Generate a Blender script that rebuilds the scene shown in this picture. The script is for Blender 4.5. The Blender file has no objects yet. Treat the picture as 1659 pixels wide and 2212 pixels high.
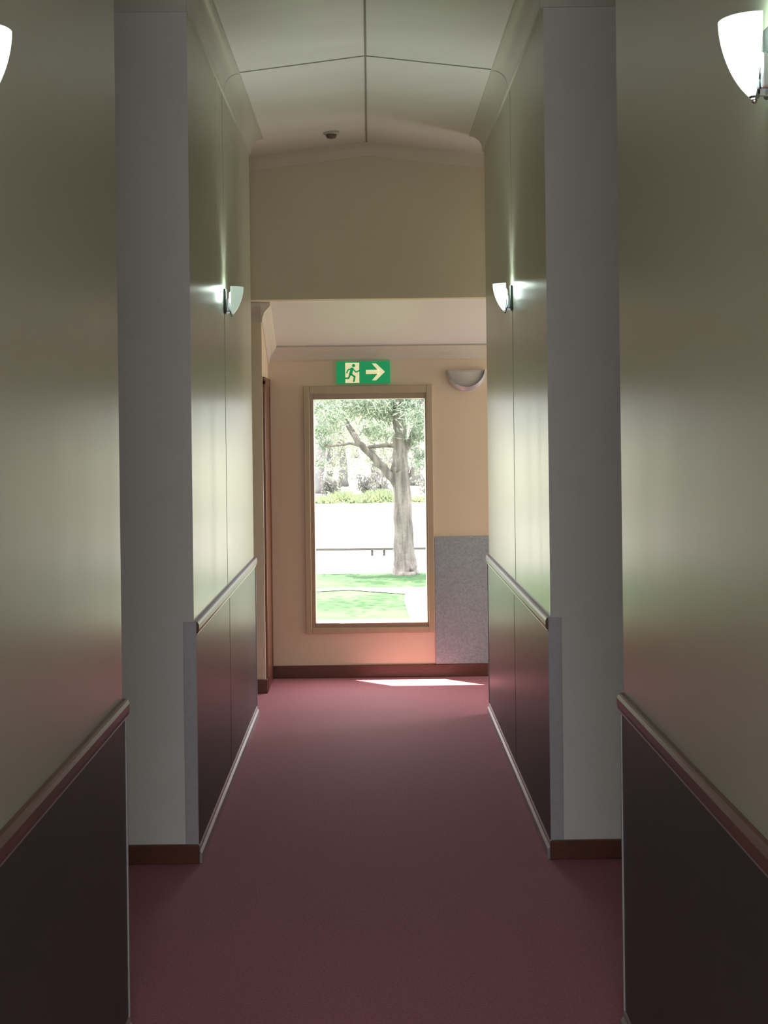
import bpy, bmesh, math, random
from mathutils import Vector, Matrix
random.seed(7)
S=bpy.context.scene
S.view_settings.view_transform='Standard'
S.view_settings.look='None'
S.view_settings.exposure=0.0

# ---------------------------------------------------------------- materials
def mat(name,col,rough=.5,metal=0,spec=.5,var=0.0,vscale=20,vstretch=(1,1,1),bump=0.0,bscale=200,emit=None,estr=0,col2=None,roughvar=0,sheen=0,bstretch=(1,1,1),bdist=.002,det=5):
    m=bpy.data.materials.new(name); m.use_nodes=True
    nt=m.node_tree; b=nt.nodes['Principled BSDF']
    b.inputs['Base Color'].default_value=(*col,1)
    b.inputs['Roughness'].default_value=rough
    b.inputs['Metallic'].default_value=metal
    b.inputs['Specular IOR Level'].default_value=spec
    if sheen:
        b.inputs['Sheen Weight'].default_value=sheen; b.inputs['Sheen Tint'].default_value=(.9,.5,.62,1)
    geo=nt.nodes.new('ShaderNodeNewGeometry')
    mp=nt.nodes.new('ShaderNodeMapping'); mp.inputs['Scale'].default_value=vstretch
    nt.links.new(geo.outputs['Position'],mp.inputs['Vector'])
    if col2 is None: col2=tuple(max(0,c*(1-var)) for c in col)
    n=nt.nodes.new('ShaderNodeTexNoise'); n.inputs['Scale'].default_value=vscale; n.inputs['Detail'].default_value=det
    nt.links.new(mp.outputs[0],n.inputs['Vector'])
    r=nt.nodes.new('ShaderNodeValToRGB'); r.color_ramp.elements[0].position=.3; r.color_ramp.elements[1].position=.7
    r.color_ramp.elements[0].color=(*col2,1); r.color_ramp.elements[1].color=(*col,1)
    nt.links.new(n.outputs['Fac'],r.inputs['Fac']); nt.links.new(r.outputs[0],b.inputs['Base Color'])
    if roughvar:
        mr=nt.nodes.new('ShaderNodeMapRange'); mr.inputs['To Min'].default_value=rough-roughvar; mr.inputs['To Max'].default_value=rough+roughvar
        mr.inputs['From Min'].default_value=.1; mr.inputs['From Max'].default_value=.9
        nt.links.new(n.outputs['Fac'],mr.inputs['Value']); nt.links.new(mr.outputs[0],b.inputs['Roughness'])
    if bump:
        n2=nt.nodes.new('ShaderNodeTexNoise'); n2.inputs['Scale'].default_value=bscale; n2.inputs['Detail'].default_value=3
        mp2=nt.nodes.new('ShaderNodeMapping'); mp2.inputs['Scale'].default_value=bstretch
        nt.links.new(geo.outputs['Position'],mp2.inputs['Vector']); nt.links.new(mp2.outputs[0],n2.inputs['Vector'])
        bp=nt.nodes.new('ShaderNodeBump'); bp.inputs['Strength'].default_value=bump; bp.inputs['Distance'].default_value=bdist
        nt.links.new(n2.outputs['Fac'],bp.inputs['Height']); nt.links.new(bp.outputs[0],b.inputs['Normal'])
    if emit:
        b.inputs['Emission Color'].default_value=(*emit,1); b.inputs['Emission Strength'].default_value=estr
    return m
def leafmat(name,c,c2):
    m=mat(name,c,rough=.6,col2=c2,vscale=1.5)
    nt=m.node_tree; b=nt.nodes['Principled BSDF']; out=nt.nodes['Material Output']
    t=nt.nodes.new('ShaderNodeBsdfTranslucent'); t.inputs[0].default_value=(*c,1)
    mx=nt.nodes.new('ShaderNodeMixShader'); mx.inputs[0].default_value=.4
    nt.links.new(b.outputs[0],mx.inputs[1]); nt.links.new(t.outputs[0],mx.inputs[2]); nt.links.new(mx.outputs[0],out.inputs[0])
    return m

M_wall=mat('painted_wall_olive_cream',(.485,.50,.39),rough=.29,var=.02,vscale=1.6,vstretch=(1,4,.12),bump=.05,bscale=90,roughvar=.022,det=0)
M_front=mat('painted_wall_lit_grey',(.72,.735,.69),rough=.5,var=.03,vscale=2,bump=.2,bscale=140)  # side wall paint with the rear light on wall ends put into colour
M_head=mat('painted_wall_sand',(.71,.635,.46),rough=.55,var=.03,vscale=2,bump=.15,bscale=140)
M_headc=mat('bulkhead_cornice_paint',(.71,.65,.50),rough=.45,var=.03,vscale=2)
M_far=mat('painted_wall_peach',(.82,.68,.51),rough=.5,var=.03,vscale=2,bump=.15,bscale=140)
M_ceil=mat('ceiling_board_satin',(.90,.91,.87),rough=.34,var=.05,vscale=1.6,vstretch=(.5,2,1),bump=.45,bscale=1.4,bstretch=(1,2.4,1),bdist=.03,det=2)
M_ceil2=mat('ceiling_board_white',(.84,.82,.80),rough=.38,var=.03,vscale=3)
M_corn=mat('cornice_paint',(.64,.65,.57),rough=.30,var=.03,vscale=5)
M_cornf=mat('lobby_cornice_paint',(.76,.69,.60),rough=.45,var=.03,vscale=5)
M_carpet=mat('carpet_burgundy',(.45,.150,.175),rough=.75,spec=.25,var=.38,vscale=120,bump=1,bscale=260,sheen=.32)
M_panel=mat('wainscot_laminate_charcoal',(.046,.056,.056),rough=.38,var=.2,vscale=60,vstretch=(1,1,.4))
M_wood=mat('varnished_redwood',(.16,.06,.038),rough=.32,var=.35,vscale=25,vstretch=(1,.3,8))
M_rail=mat('dado_rail_wood',(.17,.08,.065),rough=.34,spec=.45,var=.15,vscale=25,vstretch=(1,.3,8))
M_alu=mat('brushed_aluminium',(.50,.51,.54),rough=.36,metal=.7,var=.1,vscale=90)
M_alud=mat('matt_grey_metal_strip',(.46,.47,.48),rough=.45,metal=.3,var=.1,vscale=60)
M_dark=mat('joint_dark',(.27,.27,.23),rough=.7)
M_joint=mat('wall_joint',(.40,.40,.30),rough=.4)  # soft olive tone of the joint strips on the walls
M_jointd=mat('wainscot_joint',(.025,.022,.022),rough=.5)
M_chrome=mat('chrome',(.6,.62,.64),rough=.15,metal=1)
M_black=mat('black_metal',(.04,.045,.045),rough=.3,metal=.5)
M_sens=mat('detector_grille_brown',(.13,.10,.08),rough=.4)
M_shade=mat('frosted_glass_lit',(.75,.9,.82),rough=.25,emit=(.78,1,.90),estr=1.3)
M_shade_dim=mat('frosted_glass_dim',(.7,.82,.70),rough=.25,emit=(.65,.85,.70),estr=.50)
M_bulb=mat('lamp_tube',(1,1,1),emit=(.85,1,.96),estr=14)
M_frame=mat('window_architrave_tan',(.55,.44,.29),rough=.4,var=.1,vscale=20,vstretch=(1,1,.2))
M_frame2=mat('window_sash_brown',(.42,.31,.22),rough=.35,var=.1,vscale=20)
M_green=mat('exit_sign_green',(.0,.26,.09),rough=.4,emit=(.0,.28,.09),estr=.6)
M_cream=mat('exit_sign_cream',(.75,.75,.50),rough=.4,emit=(.85,.82,.45),estr=.6)
M_bowl=mat('opal_glass_unlit',(.62,.60,.57),rough=.3)
M_rim=mat('silver_rim',(.50,.52,.55),rough=.3,metal=.4)
M_white=mat('white_plastic',(.5,.48,.42),rough=.4)
def galv():
    m=bpy.data.materials.new('galvanised_spangle'); m.use_nodes=True; nt=m.node_tree; b=nt.nodes['Principled BSDF']
    geo=nt.nodes.new('ShaderNodeNewGeometry'); v=nt.nodes.new('ShaderNodeTexVoronoi'); v.inputs['Scale'].default_value=95
    nt.links.new(geo.outputs['Position'],v.inputs['Vector'])
    r=nt.nodes.new('ShaderNodeValToRGB'); r.color_ramp.elements[0].color=(.29,.33,.36,1); r.color_ramp.elements[1].color=(.42,.47,.51,1)
    nt.links.new(v.outputs['Color'],r.inputs[0]); nt.links.new(r.outputs[0],b.inputs['Base Color'])
    b.inputs['Metallic'].default_value=.35; b.inputs['Roughness'].default_value=.45
    return m
M_galv=galv()
M_bark=mat('gum_bark',(.19,.165,.15),rough=.9,col2=(.065,.055,.05),vscale=7,vstretch=(3,3,.35),bump=1,bscale=20,bdist=.01)
M_bark2=mat('far_bark',(.21,.195,.20),rough=.9,col2=(.12,.11,.115),vscale=2,vstretch=(3,3,.5))
M_leaf=leafmat('gum_leaves',(.19,.235,.165),(.105,.14,.11))
M_leaf2=leafmat('pale_leaves',(.31,.33,.24),(.18,.205,.155))
M_reed=leafmat('reeds',(.19,.225,.12),(.13,.17,.09))
M_shrub=leafmat('shrub_leaves',(.19,.185,.17),(.12,.118,.11))
M_grass=mat('lawn_grass',(.050,.098,.038),rough=.9,spec=.1,col2=(.026,.055,.022),vscale=1.4)
M_dirt=mat('pale_gravel_ground',(.27,.26,.23),rough=.9,spec=.1,col2=(.21,.215,.17),vscale=.8)
M_path=mat('concrete_path',(.24,.24,.21),rough=.8,col2=(.15,.17,.11),vscale=3)
M_bank=mat('far_bank_grass',(.25,.26,.19),rough=.9,col2=(.17,.18,.13),vscale=1.2)
M_water=mat('river_water',(.16,.165,.15),rough=.10,spec=.6,var=.2,vscale=2)
M_timber=mat('weathered_timber',(.06,.055,.05),rough=.8,var=.3,vscale=10)
M_door=mat('redwood_door',(.19,.075,.042),rough=.35,var=.3,vscale=20,vstretch=(1,1,.2))

# ---------------------------------------------------------------- helpers
def meta(o,label=None,cat=None,kind=None,group=None):
    if label: o['label']=label
    if cat: o['category']=cat
    if kind: o['kind']=kind
    if group: o['group']=group
    return o
def mk(name,V,F,mt,parent=None,smooth=False,slots=None,fidx=None):
    V=[Vector(v) for v in V]
    if parent is not None: O=Vector(parent['_o'])
    else:
        O=Vector(((min(v.x for v in V)+max(v.x for v in V))/2,(min(v.y for v in V)+max(v.y for v in V))/2,min(v.z for v in V)))
    me=bpy.data.meshes.new(name); me.from_pydata([v-O for v in V],[],F)
    bm=bmesh.new(); bm.from_mesh(me); bmesh.ops.recalc_face_normals(bm,faces=bm.faces); bm.to_mesh(me); bm.free()
    o=bpy.data.objects.new(name,me); S.collection.objects.link(o)
    if parent is not None: o.parent=parent
    else: o.location=O
    for m_ in (slots or [mt]): me.materials.append(m_)
    if fidx:
        for p in me.polygons: p.material_index=fidx(p)
    if smooth:
        for p in me.polygons: p.use_smooth=True
    return o
def empty(name,loc):
    e=bpy.data.objects.new(name,None); e.empty_display_size=.05; e.location=loc; S.collection.objects.link(e)
    e['_o']=tuple(loc); return e
BF=[(0,1,3,2),(4,6,7,5),(0,4,5,1),(2,3,7,6),(0,2,6,4),(1,5,7,3)]
def bverts(x0,x1,y0,y1,z0,z1): return [(x,y,z) for x in(x0,x1) for y in(y0,y1) for z in(z0,z1)]
def boxes(name,L,mt,parent=None,bev=0,**k):
    V=[];F=[]
    for b in L:
        o=len(V); V+=bverts(*b); F+=[tuple(i+o for i in f) for f in BF]
    ob=mk(name,V,F,mt,parent,**k)
    if bev:
        md=ob.modifiers.new('bevel','BEVEL'); md.width=bev; md.segments=2; md.limit_method='ANGLE'
    return ob
def box(name,x0,x1,y0,y1,z0,z1,mt,parent=None,bev=0,**k): return boxes(name,[(x0,x1,y0,y1,z0,z1)],mt,parent,bev,**k)
def sweep(name,segs,prof,mt,parent=None):
    V=[];F=[]; n=len(prof)
    for A,B,nr in segs:
        o=len(V); nr=Vector(nr)
        for P in (Vector(A),Vector(B)):
            for (a,z) in prof: V.append(P+nr*a+Vector((0,0,z)))
        for i in range(n):
            j=(i+1)%n; F.append((o+i,o+j,o+n+j,o+n+i))
        F.append(tuple(o+i for i in range(n))); F.append(tuple(o+n+i for i in range(n)))
    return mk(name,V,F,mt,parent)
def lathe(name,prof,c,mt,parent=None,a0=0,a1=2*math.pi,seg=32,smooth=True,thick=0):
    V=[];F=[]; full=abs(a1-a0-2*math.pi)<1e-4; n=len(prof); cnt=seg if full else seg+1
    for i in range(cnt):
        a=a0+(a1-a0)*i/seg
        for r,z in prof: V.append((c[0]+r*math.cos(a),c[1]+r*math.sin(a),c[2]+z))
    for i in range(seg):
        j=(i+1)%cnt
        for k in range(n-1): F.append((i*n+k,j*n+k,j*n+k+1,i*n+k+1))
    o=mk(name,V,F,mt,parent,smooth=smooth)
    if thick:
        md=o.modifiers.new('solid','SOLIDIFY'); md.thickness=thick
    return o
def tube_geo(V,F,pts,rads,seg=10,jit=0):
    pts=[Vector(p) for p in pts]; base=len(V)
    for i,p in enumerate(pts):
        d=(pts[min(i+1,len(pts)-1)]-pts[max(i-1,0)]).normalized()
        u=d.cross(Vector((.13,.97,.2))).normalized(); w=d.cross(u).normalized()
        for k in range(seg):
            a=2*math.pi*k/seg; r=rads[i]*(1+random.uniform(-jit,jit))
            V.append(p+u*math.cos(a)*r+w*math.sin(a)*r)
    for i in range(len(pts)-1):
        for k in range(seg):
            k2=(k+1)%seg; F.append((base+i*seg+k,base+i*seg+k2,base+(i+1)*seg+k2,base+(i+1)*seg+k))
    F.append(tuple(base+k for k in range(seg))); F.append(tuple(base+(len(pts)-1)*seg+k for k in range(seg)))
def subdiv_path(pts,rads,n=5,w=0.0):
    P=[];R=[]
    for i in range(len(pts)-1):
        a,b=Vector(pts[i]),Vector(pts[i+1])
        for k in range(n):
            t=k/n; q=a.lerp(b,t)
            if i+k>0: q=q+Vector((random.uniform(-w,w),random.uniform(-w,w),random.uniform(-w,w)))
            P.append(q); R.append(rads[i]*(1-t)+rads[i+1]*t)
    P.append(Vector(pts[-1])); R.append(rads[-1]); return P,R
def leaves(name,clusters,n,L,Wd,mt,parent,droop=.6):
    V=[];F=[]
    tot=sum(c[1]**2 for c in clusters)
    for c,r in clusters:
        for _ in range(max(4,int(n*r*r/tot))):
            d=Vector((random.gauss(0,1),random.gauss(0,1),random.gauss(0,.7)))*r*.5
            p=Vector(c)+d
            ax=Vector((random.uniform(-1,1),random.uniform(-1,1),random.uniform(-1-droop,.6))).normalized()
            sd=ax.cross(Vector((random.uniform(-1,1),random.uniform(-1,1),random.uniform(-1,1)))).normalized()
            l=L*random.uniform(.6,1.3); w=Wd*random.uniform(.7,1.2); o=len(V)
            V+=[p-ax*l/2,p+sd*w/2,p+ax*l/2,p-sd*w/2]; F.append((o,o+1,o+2,o+3))
    return mk(name,V,F,mt,parent)

# ---------------------------------------------------------------- camera
f=3000.0
cam=bpy.data.cameras.new('camera'); co=bpy.data.objects.new('camera',cam); S.collection.objects.link(co)
cam.sensor_fit='VERTICAL'; cam.sensor_height=36; cam.sensor_width=27; cam.lens=f/2212*36
cam.shift_x=30.5/2212; cam.shift_y=-173/2212
co.location=(0,0,1.6); co.rotation_euler=(math.radians(90),math.radians(.7),0)
cam.clip_end=500; S.camera=co

W=.665; YL=1.4; Y0=3.681; Y1=5.18; Y2=7.85; YH=8.333; YS=8.55; Y3=9.06; YB=-3.0; YJ=6.41; X=2.6; WT=.14
# ---------------------------------------------------------------- shell
meta(box('floor',-X,X,YB,Y3,-.1,0,M_carpet),'burgundy wool-look carpet running along the corridor','carpet floor','structure')
def side(p): 
    return 1 if abs(p.normal.y)>.7 else 0  # end faces get the colour that carries the rear light
for s,nm in((-1,'left'),(1,'right')):
    def xx(a,b): return (min(s*a,s*b),max(s*a,s*b))
    def wl(n,a,b,y0,y1,z0,z1,lab): return meta(box(n,*xx(a,b),y0,y1,z0,z1,None,slots=[M_wall,M_front],fidx=side),lab,'wall','structure')
    wl('wall_'+nm,W,X,YL,Y0,0,3.7,'cream painted corridor wall above dark wainscot')
    wl('wall_'+nm,X,X+.1,YB,YL,0,3.7,'painted side wall of unseen lobby, set wide for rear fill light')  # lobby made wide out of view so rear fill reaches the wall ends
    wl('wall_'+nm,1.4,X,Y0,Y1,0,3.7,'painted rear wall of the doorway recess')
    wl('wall_'+nm,W,X,Y1,Y2,0,3.7,'painted wall block beside recess, end face coloured grey as lit from behind')
    meta(box('wall_'+nm,*xx(X,X+.1),Y2,Y3,0,3.7,M_head),'painted end wall of cross passage','wall','structure')
    meta(box('ceiling',*xx(W,1.4),Y0,Y1,3.245,3.5,M_ceil),'flat ceiling board over doorway recess','ceiling','structure')
    for (a,b) in ((YL,Y0),(Y1,Y2)):
        meta(box('trim_1',*xx(W-.008,W+.002),a+.002,b-.002,.055,.86,M_panel),'dark charcoal laminate wainscot panel below dado rail','wainscot panel','structure')
        pr=[(0,-.045),(.013,-.045),(.017,-.040),(.019,-.030),(.019,-.012),(.015,-.003),(.010,0),(0,.001)]
        meta(sweep('trim_2',[((s*W,a,.9),(s*W,b+.003 if b==Y0 else b,.9),(-s,0,0))],pr,M_rail),'glossy red-brown timber dado rail along the wall','dado rail','structure')
        meta(box('trim_3',*xx(W-.012,W),a,b-.001,.848,.855,M_alu,bev=.002),'thin bright metal bead under dado rail','metal trim','structure')
        ps=[(0,0),(.020,0),(.020,.035),(.012,.045),(.012,.055),(.008,.062),(0,.062)]
        meta(sweep('baseboard_'+nm,[((s*W,a,0),(s*W,b,0),(-s,0,0))],ps,M_alu),'silver metal skirting strip at carpet edge','skirting','structure')
        meta(box('trim_4',*xx(W-.012,W),b-.008,b+.001,.06,.85,M_alud,bev=.002),'slim vertical metal edge bead of wainscot','metal trim','structure')
        pc=[(0,-.09),(.010,-.09),(.010,-.082)]+[(.080-.070*math.cos(t),-.082+.078*math.sin(t)) for t in [math.pi/2*i/16 for i in range(1,17)]]+[(.084,-.005),(.084,.02),(0,.02)]
        meta(sweep('trim_5',[((s*W,a,3.265),(s*W,b,3.265),(-s,0,0))],pc,M_corn),'painted cove cornice between wall and raked ceiling','cornice','structure')
    meta(boxes('trim_6',[(*xx(W-.009,W+.04),Y1-.005,Y1,.065,.90)],M_alud,bev=.001),'grey metal corner guard strip beside the recess','corner guard','structure')
    meta(box('trim_7',*xx(W-.009,W+.002),Y1,Y1+.006,.065,.85,M_black),'dark edge of wainscot panel','metal trim','structure')
    meta(box('baseboard_'+nm,*xx(W-.012,1.4),Y1-.016,Y1,0,.072,M_wood,bev=.004),'red-brown timber skirting on recess side face','skirting','structure')
    pc2=[(0,-.07),(.006,-.07),(.010,-.05),(.02,-.015),(.03,0),(0,0)]
    meta(sweep('trim_8',[((s*1.4,Y1,3.245),(s*(W),Y1,3.245),(0,-1,0))],pc2,M_corn),'painted cornice on top of recess side face','cornice','structure')
    meta(box('trim_9',*xx(W-.0012,W+.001),YJ-.003,YJ+.003,.905,3.17,M_joint),'thin vertical joint between wall panels','panel joint','structure')
    meta(box('trim_9',*xx(W-.0090,W),YJ-.003,YJ+.003,.065,.84,M_jointd),'thin vertical joint between wainscot panels','panel joint','structure')
def zc(x): return 3.337-.121*abs(x)
V=[];F=[]
def prism(V,F,poly,y0,y1):
    o=len(V); n=len(poly)
    V+=[(x,y0,z) for x,z in poly]+[(x,y1,z) for x,z in poly]
    for i in range(n): j=(i+1)%n; F.append((o+i,o+j,o+n+j,o+n+i))
    F.append(tuple(range(o,o+n))); F.append(tuple(range(o+n,o+2*n)))
prism(V,F,[(-W-.001,zc(W)),(0,zc(0)),(W+.001,zc(W)),(W+.001,3.6),(-W-.001,3.6)],YL,Y2)
prism(V,F,[(-X,zc(X)),(0,zc(0)),(X,zc(X)),(X,3.6),(-X,3.6)],Y2,YH)
prism(V,F,[(-X,zc(X)),(0,zc(0)),(X,zc(X)),(X,3.6),(-X,3.6)],YB,YL)
meta(mk('ceiling',V,F,M_ceil),'satin raked ceiling boards meeting at a central ridge','ceiling','structure')
V=[];F=[]
for s in(-1,1):
    o=len(V)
    V+=[(0,YJ-.005,zc(0)-.002),(0,YJ+.005,zc(0)-.002),(s*.58,YJ+.005,zc(.58)-.002),(s*.58,YJ-.005,zc(.58)-.002)]; F.append((o,o+1,o+2,o+3))
    arc=[(s*(W-a),3.265+z) for a,z in [(.012,-.086)]+[(.081-.070*math.cos(t),-.083+.078*math.sin(t)) for t in [math.pi/2*i/16 for i in range(0,17)]]]
    for (x0,z0),(x1,z1) in zip(arc,arc[1:]):
        o=len(V); V+=[(x0,YJ-.003,z0),(x0,YJ+.003,z0),(x1,YJ+.003,z1),(x1,YJ-.003,z1)]; F.append((o,o+1,o+2,o+3))
meta(mk('trim_10',V,F,M_dark),'dark cross joint between ceiling boards','ceiling joint','structure')
meta(box('trim_11',-.004,.004,YB,YH,3.333,3.3355,M_dark),'dark ridge joint along ceiling centre','ceiling joint','structure')
meta(box('ceiling',-X-.1,X+.1,YB-.2,Y3+WT,3.7,3.8,M_ceil2),'roof slab above corridor','roof','structure')
meta(box('wall_front',-X,X,YH,YH+.10,2.40,3.7,M_head),'sand coloured bulkhead wall above the passage opening','bulkhead wall','structure')
ph=[(0,-.08),(.004,-.08),(.006,-.07),(.014,-.03),(.022,-.008),(.026,.0),(0,.02)]
meta(sweep('trim_12',[((-X,YH,zc(X)),(0,YH,zc(0)),(0,-1,0)),((0,YH,zc(0)),(X,YH,zc(X)),(0,-1,0))],ph,M_headc),'gabled cornice on top of bulkhead','cornice','structure')
V=[];F=[]; prof=[(YH+.10,2.402),(YS+.02,2.402),(Y3,2.15),(Y3,2.5),(YH+.10,2.5)]
n=len(prof); V=[(-X,y,z) for y,z in prof]+[(X,y,z) for y,z in prof]
F=[(i,(i+1)%n,n+(i+1)%n,n+i) for i in range(n)]+[tuple(range(n)),tuple(range(n,2*n))]
meta(mk('ceiling',V,F,M_ceil2),'low pale ceiling sloping down toward the window wall','ceiling','structure')
XS=.66
meta(box('wall_left',-X,-XS,YS,Y3,0,2.45,M_far),'cream wall return beside the side passage','wall','structure')
meta(sweep('trim_13',[((-X,YS,2.39),(-XS,YS,2.39),(0,-1,0)),((-XS,YS-.05,2.39),(-XS,YS+.02,2.39),(1,0,0)),((-XS,YS+.02,2.39),(-XS,Y3,2.15),(1,0,0))],[(0,-.11),(.008,-.11),(.010,-.085),(.022,-.05),(.05,-.02),(.058,-.01),(.058,.01),(0,.01)],M_cornf),'moulded cornice around wall return','cornice','structure')
meta(boxes('baseboard_left',[(-X,-XS+.014,YS-.015,YS,0,.085),(-XS,-XS+.014,YS,Y3,0,.085)],M_wood,bev=.004),'red-brown timber skirting on wall return','skirting','structure')
d=box('door_1',-XS,-XS+.010,YS+.08,Y3-.04,.0,1.90,M_door); meta(d,'red-brown timber door in the return wall','door','structure')
meta(boxes('trim_14',[(-XS,-XS+.014,YS+.03,YS+.08,0,1.93),(-XS,-XS+.014,Y3-.05,Y3-.001,0,1.93),(-XS,-XS+.014,YS+.03,Y3-.001,1.90,1.95)],M_door,bev=.003),'red-brown timber door frame','door frame','structure')
wx0,wx1,wz0,wz1=-.385,.378,.335,1.835
meta(boxes('wall_front',[(-X,wx0,Y3,Y3+WT,0,3.7),(wx1,X,Y3,Y3+WT,0,3.7),(wx0,wx1,Y3,Y3+WT,0,wz0),(wx0,wx1,Y3,Y3+WT,wz1,3.7)],M_far),'peach painted end wall around a tall window','wall','structure')
meta(box('baseboard_front',-XS,X,Y3-.016,Y3,0,.082,M_wood,bev=.004),'red-brown timber skirting under the window','skirting','structure')
meta(sweep('trim_15',[((-XS,Y3,2.155),(X,Y3,2.155),(0,-1,0))],[(0,-.085),(.004,-.085),(.006,-.075),(.012,-.04),(.024,-.02),(.034,0),(0,.03)],M_cornf),'pale moulded cornice above the window','cornice','structure')
win=empty('window_1',(0,Y3,.29)); meta(win,'tall fixed window with tan timber architrave','window','structure')
ax0,ax1,az0,az1=-.432,.410,.288,1.903
boxes('architrave',[(ax0,ax0+.040,Y3-.018,Y3+.02,az0,az1),(ax1-.040,ax1,Y3-.018,Y3+.02,az0,az1),(ax0+.04,ax1-.04,Y3-.018,Y3+.02,az1-.050,az1),(ax0+.04,ax1-.04,Y3-.018,Y3+.02,az0,az0+.04)],M_frame,win,bev=.004)
boxes('sash_frame',[(ax0+.038,-.366,Y3-.008,Y3+WT-.01,az0+.03,az1-.04),(.360,ax1-.038,Y3-.008,Y3+WT-.01,az0+.03,az1-.04),(-.366,.360,Y3-.008,Y3+WT-.01,1.815,az1-.04),(-.366,.360,Y3-.008,Y3+WT-.01,az0+.03,.350)],M_frame2,win,bev=.003)
box('window_sill',-.366,.360,Y3-.012,Y3+WT,.350,.358,M_frame,win,bev=.003)
bz0,bz1,bx=.5,2.95,2.2
meta(boxes('wall_back',[(-X,-bx,YB-.2,YB,0,3.7),(bx,X,YB-.2,YB,0,3.7),(-bx,bx,YB-.2,YB,0,bz0),(-bx,bx,YB-.2,YB,bz1,3.7)],M_front),'painted end wall of unseen lobby, opened for added fill light','wall','structure')
w2=empty('window_added',(0,YB-.1,bz0)); meta(w2,'wide unseen window added for rear fill light','window','structure')  # window made up behind the camera to hold the fill light
boxes('added_window_frame',[(-bx,-bx+.04,YB-.14,YB-.06,bz0,bz1),(bx-.04,bx,YB-.14,YB-.06,bz0,bz1),(-bx+.04,bx-.04,YB-.14,YB-.06,bz0,bz0+.04),(-bx+.04,bx-.04,YB-.14,YB-.06,bz1-.04,bz1)],M_white,w2)

meta(box('metal_sheet_panel',.412,1.25,Y3-.014,Y3-.002,.084,.912,M_galv,bev=.001),'speckled galvanised metal sheet fixed low on the wall','metal panel')
# ---------------------------------------------------------------- exit sign
sx0,sx1,sz0,sz1=-.213,.136,1.917,2.060
ex=empty('exit_sign',(-.04,Y3,sz0)); meta(ex,'green exit sign with running figure and arrow','exit sign')
yf=Y3-.032
box('sign_box',sx0,sx1,yf,Y3-.0,sz0,sz1,M_green,ex,bev=.002)
def P(px,py): return (sx0+(px-727)/115*(sx1-sx0), sz1-(py-781)/47*(sz1-sz0))
def flat(name,polys,mt,par,dy):
    V=[];F=[]
    for pl in polys:
        o=len(V); q=[P(*p) for p in pl]
        V+=[(x,yf-dy,z) for x,z in q]+[(x,yf-dy+.0008,z) for x,z in q]; n=len(pl)
        F.append(tuple(range(o,o+n))); F.append(tuple(range(o+n,o+2*n)))
        F+=[(o+i,o+(i+1)%n,o+n+(i+1)%n,o+n+i) for i in range(n)]
    return mk(name,V,F,mt,par)
def stroke(pts,w):
    out=[]
    for (a,b),(c,d_) in zip(pts,pts[1:]):
        L=math.hypot(c-a,d_-b); nx,ny=-(d_-b)/L*w/2,(c-a)/L*w/2; ex_,ey=(c-a)/L*w*.25,(d_-b)/L*w*.25
        out.append([(a+nx-ex_,b+ny-ey),(c+nx+ex_,d_+ny+ey),(c-nx+ex_,d_-ny+ey),(a-nx-ex_,b-ny-ey)])
    return out
flat('doorway_symbol',[[(746,784),(776,784),(776,827),(746,827)]],M_cream,ex,.0012)
circ=[(764+3.6*math.cos(t*math.pi/6),790+3.6*math.sin(t*math.pi/6)) for t in range(12)]
fig=[circ]+stroke([(761,796),(757,809)],6.5)+stroke([(762,797),(769,804),(776,801)],2.8)+stroke([(759,797),(752,799),(749,806)],2.8)+stroke([(758,808),(766,814),(764,824)],4)+stroke([(757,808),(753,817),(744,817)],3.6)
flat('running_figure',fig,M_green,ex,.0024)
flat('arrow_symbol',[[(790,799.5),(818,799.5),(818,808.5),(790,808.5)],[(803,786),(812,786),(831,804),(812,822),(803,822),(819,804)]],M_cream,ex,.0012)
box('mounting_bracket',-.08,.02,Y3-.024,Y3,sz1,sz1+.012,M_white,ex)
# ---------------------------------------------------------------- half-bowl wall light on far wall
ZB=1.995
bl=empty('wall_uplight',(.63,Y3,ZB-.135)); meta(bl,'unlit half-bowl opal wall light with silver rim band','wall light')
R=.126
pr=[(R*math.cos(t),-R*1.05*math.sin(t)) for t in [math.pi/2*i/12 for i in range(13)]]
gb=lathe('glass_bowl',pr,(.63,Y3-.002,ZB),M_bowl,bl,math.pi,2*math.pi,24,thick=.004)
for v in gb.data.vertices: v.co.y*=.4
V=[];F=[]
for i in range(25):
    t=math.pi+math.pi*i/24; c_=R-.005-.016*math.sin(math.pi*i/24)
    for rr,yy in((R+.004,Y3-.036),(c_,Y3-.060),(c_,Y3),(R+.004,Y3)): V.append((.63+rr*math.cos(t),yy,ZB+rr*1.05*math.sin(t)))
for i in range(24):
    for k in range(4): F.append((i*4+k,i*4+(k+1)%4,(i+1)*4+(k+1)%4,(i+1)*4+k))
F+=[(0,1,2,3),(96,97,98,99)]
mk('rim_band',V,F,M_rim,bl)
# ---------------------------------------------------------------- smoke detector
sd=empty('smoke_detector',(-.20,7.93,zc(.2)-.045)); meta(sd,'small round smoke detector on the ceiling','smoke detector')
lathe('detector_base',[(0,.05),(.046,.05),(.046,.036),(.042,.032),(0,.032)],(-.20,7.93,zc(.2)-.045),M_white,sd)
lathe('sensor_head',[(.030,.033),(.031,.024),(.025,.013),(.014,.010),(0,.010)],(-.20,7.93,zc(.2)-.045),M_sens,sd)
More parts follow.
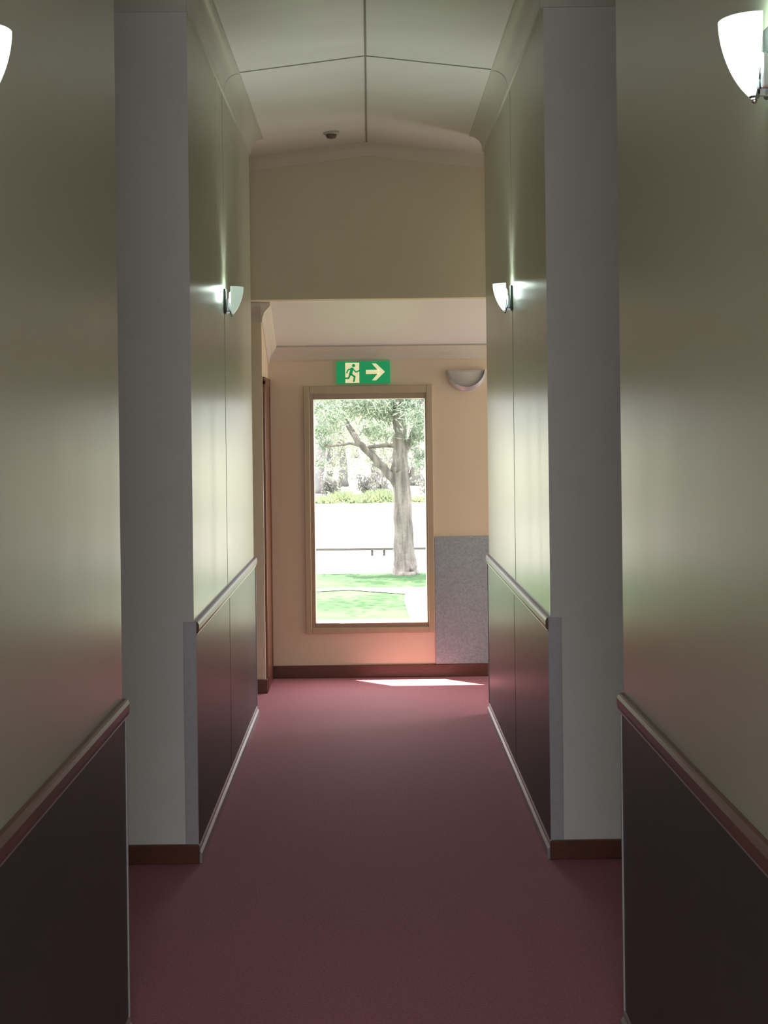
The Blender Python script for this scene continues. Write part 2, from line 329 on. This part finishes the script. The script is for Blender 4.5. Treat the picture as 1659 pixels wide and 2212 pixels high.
# ---------------------------------------------------------------- sconces
def sconce(s,y,dim,lab,pw,gw,dz=0):
    zt=2.277-dz; e=empty('wall_sconce',(s*W,y,zt-.14)); meta(e,lab,'wall light',group='corridor wall sconces')
    AX=.034; xc=s*(W-AX)
    pr=[]
    for i in range(15):
        u=i/14; pr.append((max(.004,.056*(1-u**1.8)**.72),-.002-.128*u))
    a0,a1=(math.radians(90),math.radians(270)) if s>0 else (math.radians(-90),math.radians(90))
    o=lathe('glass_shade',pr,(xc,y,zt),M_shade_dim if dim else M_shade,e,a0,a1,32,thick=.004)
    box('back_plate',min(s*W,s*(W-.012)),max(s*W,s*(W-.012)),y-.028,y+.028,zt-.125,zt-.010,M_black,e,bev=.004)
    box('lamp_housing',min(s*(W-.010),s*(W-.026)),max(s*(W-.010),s*(W-.026)),y-.016,y+.016,zt-.115,zt-.055,M_chrome,e,bev=.004)
    cx=s*(W-AX)
    lathe('lamp_holder',[(0,-.128),(.008,-.128),(.010,-.12),(.010,-.10),(.008,-.095),(.008,-.07),(0,-.07)],(cx,y,zt),M_chrome,e,seg=16)
    lathe('finial',[(0,-.137),(.004,-.136),(.005,-.132),(.004,-.128),(0,-.128)],(cx,y,zt),M_chrome,e,seg=16)
    box('arm_bracket',min(s*(W-AX),s*W),max(s*(W-AX),s*W),y-.005,y+.005,zt-.124,zt-.114,M_chrome,e)
    lathe('lamp_bulb',[(0,-.07),(.009,-.068),(.011,-.05),(.011,-.03),(.006,-.022),(0,-.02)],(cx,y,zt),M_bulb,e,seg=16)
    l=bpy.data.lights.new('sconce_glow','POINT'); l.energy=gw; l.color=(.82,1,.88); l.shadow_soft_size=.012
    lo=bpy.data.objects.new('sconce_glow',l); lo.location=(s*(W-.035)-s*W,0,.14-.008); lo.parent=e; S.collection.objects.link(lo)
    l=bpy.data.lights.new('sconce_uplight','SPOT'); l.energy=pw; l.color=(.95,1,.93); l.shadow_soft_size=.015; l.spot_size=math.radians(120); l.spot_blend=1
    lo=bpy.data.objects.new('sconce_uplight',l); lo.location=(s*(W-.05)-s*W,0,.14-.01); lo.rotation_euler=(math.pi,s*math.radians(-25),0); lo.parent=e; S.collection.objects.link(lo)
sconce(-1,2.256,False,'lit frosted glass bowl sconce on cream wall',1.0,.3,.015)
sconce(1,2.256,False,'lit frosted glass bowl sconce with chrome finial',1.0,.3,.015)
sconce(-1,YJ,True,'dimly glowing frosted glass sconce on black plate',8.5,.5)
sconce(1,YJ,False,'brightly lit frosted glass sconce on black plate',8.5,.5)

# ---------------------------------------------------------------- outdoors
def gz(y):
    pts=[(9.2,-.15),(17.2,-.15),(30,-1.07),(42,-1.2),(42.01,-1.35),(50,-1.35),(50.3,-1.0),(140,1.5)]
    for (a,b),(c,d_) in zip(pts,pts[1:]):
        if y<=c: return b+(d_-b)*max(0,(y-a))/(c-a)
    return pts[-1][1]
def ground(name,x0,x1,ys,mt,lab,cat,dz=0):
    V=[];F=[]; n=len(ys)
    for y in ys: V+=[(x0,y,gz(y)+dz),(x1,y,gz(y)+dz)]
    for i in range(n-1): F.append((2*i,2*i+1,2*i+3,2*i+2))
    return meta(mk(name,V,F,mt),lab,cat,'structure')
ground('lawn',-30,30,[9.2,13,17.2],M_grass,'mown green lawn outside the window','lawn')
ground('gravel_ground',-40,40,[17.2,20,25,30,36,42],M_dirt,'pale sunlit gravel bank sloping to river','ground')
ground('river_bank',-80,80,[50,50.3,70,140],M_bank,'grassy far bank beyond the river','river bank')
meta(mk('river',[(-80,41.5,-1.27),(80,41.5,-1.27),(80,50.6,-1.27),(-80,50.6,-1.27)],[(0,1,2,3)],M_water),'still pale river water','river','structure')
Z=-.142
V=[(.40,9.3,Z),(1.05,9.3,Z),(.36,12.5,Z),(1.03,12.5,Z),(.33,14.3,Z),(1.05,14.3,Z),(.36,14.9,Z),(1.2,15.0,Z),(.10,15.5,Z),(2.2,15.8,Z),
   (-.25,15.35,Z),(-.25,15.55,Z),(-.7,15.2,Z),(-.7,15.45,Z),(-1.3,15.3,Z),(-1.3,15.5,Z),(-4,15.9,Z),(-4,16.2,Z)]
F=[(0,1,3,2),(2,3,5,4),(4,5,7,6),(6,7,9,8),(6,8,11,10),(10,11,13,12),(12,13,15,14),(14,15,17,16)]
meta(mk('garden_path',V,F,M_path),'pale concrete path crossing the lawn','path','structure')
def T(px,py,p=176,dy=0): return ((px-799)/p,f/p+dy,1.6+(933-py)/p)
tr=empty('gum_tree',(.40,f/176,gz(17))); meta(tr,'large grey-barked gum tree with spreading branches on lawn edge','tree')
V=[];F=[]
br=[([T(872,1245),T(872,1225),T(870,1190),T(868,1120),T(866,1050),T(865,1010)],[.18,.15,.125,.11,.105,.10]),
    ([T(864,1060),T(848,1035),T(820,1003),T(795,975),T(776,958),T(745,905,dy=.2),T(705,840,dy=.3),T(660,700,dy=.4)],[.055,.055,.052,.046,.040,.03,.025,.02]),
    ([T(865,1020),T(864,985),T(863,940),T(862,900),T(860,840),T(855,700),T(850,450)],[.10,.092,.085,.078,.07,.05,.03]),
    ([T(866,995),T(880,965),T(892,935),T(905,890),T(925,820),T(970,650)],[.035,.032,.028,.024,.02,.015]),
    ([T(862,965),T(830,962),T(790,966),T(755,957),T(715,962),T(688,955)],[.03,.026,.022,.018,.014,.01]),
    ([T(852,1045),T(845,1020),T(848,1000)],[.03,.022,.015]),
    ([T(872,1035),T(890,1022),T(892,1010)],[.03,.026,.016])]
for p,r in br:
    P_,R_=subdiv_path(p,r,4,.006); tube_geo(V,F,P_,R_,12,.06)
mk('trunk',V,F,M_bark,tr,smooth=True)
cl=[]
for px,py,r in [(800,880,.22),(830,895,.2),(770,870,.22),(880,880,.25),(905,905,.22),(900,940,.16),(845,870,.25),(720,900,.2),(700,930,.16),(795,930,.14),(735,880,.24),(910,870,.2),(690,880,.24),(790,850,.3),(870,850,.3),(760,840,.3),(815,925,.13),(885,960,.1),(910,985,.12),(690,1000,.1),(830,940,.1),(700,960,.1),(905,1010,.08)]:
    cl.append((T(px,py,dy=random.uniform(-.5,.5)),r))
lo_=leaves('foliage',cl,6600,.10,.018,M_leaf,tr)
cl=[((random.gauss(.3,1.6),16.6+random.gauss(0,1.3),random.uniform(2.9,6)),.8) for _ in range(30)]
leaves('canopy',cl,2600,.20,.05,M_leaf,tr)
def far_tree(x,y,h,r,lean,lab):
    z0=gz(y)-.02; e=empty('gum_tree',(x,y,z0)); meta(e,lab,'tree',group='gum trees on the far river bank')
    V=[];F=[]
    pts=[(x,y,z0),(x+lean*.2,y,z0+1),(x+lean*.5,y,z0+h*.4),(x+lean,y,z0+h)]
    P_,R_=subdiv_path(pts,[r*1.4,r,r*.8,r*.2],4,.05); tube_geo(V,F,P_,R_,8,.12)
    for _ in range(6):
        t=random.uniform(.2,.8); b=Vector(pts[1]).lerp(Vector(pts[3]),t); dr=Vector((random.uniform(-1,1),random.uniform(-.5,.5),random.uniform(.2,.9))).normalized()
        L=random.uniform(1,2.6); P_,R_=subdiv_path([b,b+dr*L*.5,b+dr*L+Vector((0,0,.3))],[r*.4,r*.28,r*.08],3,.05); tube_geo(V,F,P_,R_,6,.1)
    mk('trunk',V,F,M_bark2,e,smooth=True)
    cl=[((x+random.gauss(lean*.5,1.1),y+random.gauss(0,.8),z0+random.uniform(.5,h*.8)),random.uniform(.5,1.1)) for _ in range(int(h*2.4))]
    leaves('foliage',cl,3200,.18,.05,M_leaf2,e)
spec=[(-2.15,56,9,.20,.5),(-1.75,58,9,.15,.35),(-1.15,60,8.5,.17,-.2),(.2,62,8,.16,-.3),(.55,66,9,.2,.2),(1.0,70,10,.2,.3),(1.9,60,9,.2,.2),(2.9,57,9,.2,.3),
      (-3.2,61,9,.2,.4),(-4.5,57,9,.2,-.4),(-6,61,9,.2,.5),(4.4,61,9,.2,.1),(5.8,58,9,.2,-.5),(-1.9,76,11,.2,.3),(0,80,11,.2,.1),(1.9,77,11,.2,.2),(-3.9,78,11,.2,.2),(3.9,78,11,.2,-.2),(-1,86,12,.2,.2),(1,88,12,.2,.2)]
for i,(x,y,h,r,l) in enumerate(spec): far_tree(x,y,h,r,l,'pale grey-trunked gum tree on the far river bank')
for x,y,r in [(.45,54,.55),(-.25,55,.4),(-1.5,54.5,.35),(2.3,54,.5)]:
    e=empty('shrub',(x,y,gz(y)-.02)); meta(e,'dark twiggy shrub growing among the far trees','shrub',group='shrubs on the far bank')
    V=[];F=[]
    for k in range(7):
        a=random.uniform(0,6.28); tube_geo(V,F,[(x,y,gz(y)-.05),(x+.2*r*math.cos(a),y+.2*r*math.sin(a),gz(y)+r*.8),(x+r*.7*math.cos(a),y+r*.7*math.sin(a),gz(y)+r*1.7)],[.05,.03,.015],5)
    mk('stem',V,F,M_bark2,e)
    leaves('foliage',[((x+random.uniform(-r,r)*.7,y+random.uniform(-.2,.2),gz(y)+random.uniform(.2,1.7)*r),r*.6) for _ in range(10)],420,.16,.06,M_shrub,e)
for x,y,w,h in [(-1.75,51,.5,.30),(-1.0,51.3,.5,.48),(-.35,51,.6,.38),(.35,51.2,.6,.55),(1.6,51.1,.6,.25),(2.6,51,.7,.35),(-3,51,.7,.35),(-4.2,51.2,.7,.45),(3.9,51,.7,.45)]:
    V=[];F=[]
    for _ in range(420):
        q=max(-1.3,min(1.3,random.gauss(0,.55))); bx_=x+q*w; by=y+random.uniform(-.5,.5); hh=h*random.uniform(.5,1)*(1-.45*q*q); l=random.uniform(-.35,.35); o=len(V); z=gz(by)-.02
        V+=[(bx_-.05,by,z),(bx_+.05,by,z),(bx_+l,by+random.uniform(-.2,.2),z+hh)]; F.append((o,o+1,o+2))
    meta(mk('reed_clump',V,F,M_reed),'green reeds growing at the river edge','reeds','stuff',group='reed clumps on the river bank')
fe=empty('low_fence',(0,30,gz(30))); meta(fe,'low weathered timber rail fence near the river','fence')
box('rail',-9,9,29.97,30.03,gz(30)+.115,gz(30)+.165,M_timber,fe)
for i in range(5): 
    x=-8+i*4+.9
    box('post',x-.03,x+.03,29.97,30.03,gz(30)-.05,gz(30)+.135,M_timber,fe)
be=empty('park_bench',(.14,29.6,gz(29.6))); meta(be,'small dark timber bench beside the low fence','bench')
zb=gz(29.6)
box('seat',-.04,.32,29.45,29.75,zb+.13,zb+.18,M_timber,be)
for x in(-.01,.25):
    box('leg',x,x+.05,29.5,29.7,zb-.01,zb+.13,M_timber,be)

# ---------------------------------------------------------------- lights
w=bpy.data.worlds.new('world'); S.world=w; w.use_nodes=True
nt=w.node_tree; bg=nt.nodes['Background']; bg.inputs[0].default_value=(.94,.97,1,1)
tc=nt.nodes.new('ShaderNodeTexCoord'); sp=nt.nodes.new('ShaderNodeSeparateXYZ'); mr=nt.nodes.new('ShaderNodeMapRange')
nt.links.new(tc.outputs['Generated'],sp.inputs[0]); nt.links.new(sp.outputs['Z'],mr.inputs['Value'])
mr.inputs['From Min'].default_value=.05; mr.inputs['From Max'].default_value=.5; mr.inputs['To Min'].default_value=2.6; mr.inputs['To Max'].default_value=8.8
nt.links.new(mr.outputs[0],bg.inputs[1])
su=bpy.data.lights.new('sun','SUN'); su.energy=34; su.angle=math.radians(.6); su.color=(1,.96,.88)
so=bpy.data.objects.new('sun',su); S.collection.objects.link(so)
so.rotation_euler=Vector((1.1,-1,-4.0)).to_track_quat('-Z','Y').to_euler()
l=bpy.data.lights.new('window_portal','AREA'); l.shape='RECTANGLE'; l.size=.73; l.size_y=1.46; l.cycles.is_portal=True
o=bpy.data.objects.new('window_portal',l); o.location=(0,Y3+WT-.01,1.08); o.rotation_euler=(math.radians(-90),0,0); S.collection.objects.link(o)
def area(nm,loc,rot,sx,sy,en,col):
    l=bpy.data.lights.new(nm,'AREA'); l.shape='RECTANGLE'; l.size=sx; l.size_y=sy; l.energy=en; l.color=col
    o=bpy.data.objects.new(nm,l); o.location=loc; o.rotation_euler=tuple(math.radians(a) for a in rot); S.collection.objects.link(o)
area('rear_fill',(0,YB-.05,1.75),(90,0,0),4.3,2.35,13,(.98,1,.99))  # unseen fill lamp added behind the camera to brighten the wall ends
area('side_passage_fill',(X-.02,8.72,1.1),(90,0,90),.6,1.9,24,(1,.97,.90))  # unseen fill lamp added at the passage end; no door is built there
for o in S.objects:
    if '_o' in o: del o['_o']
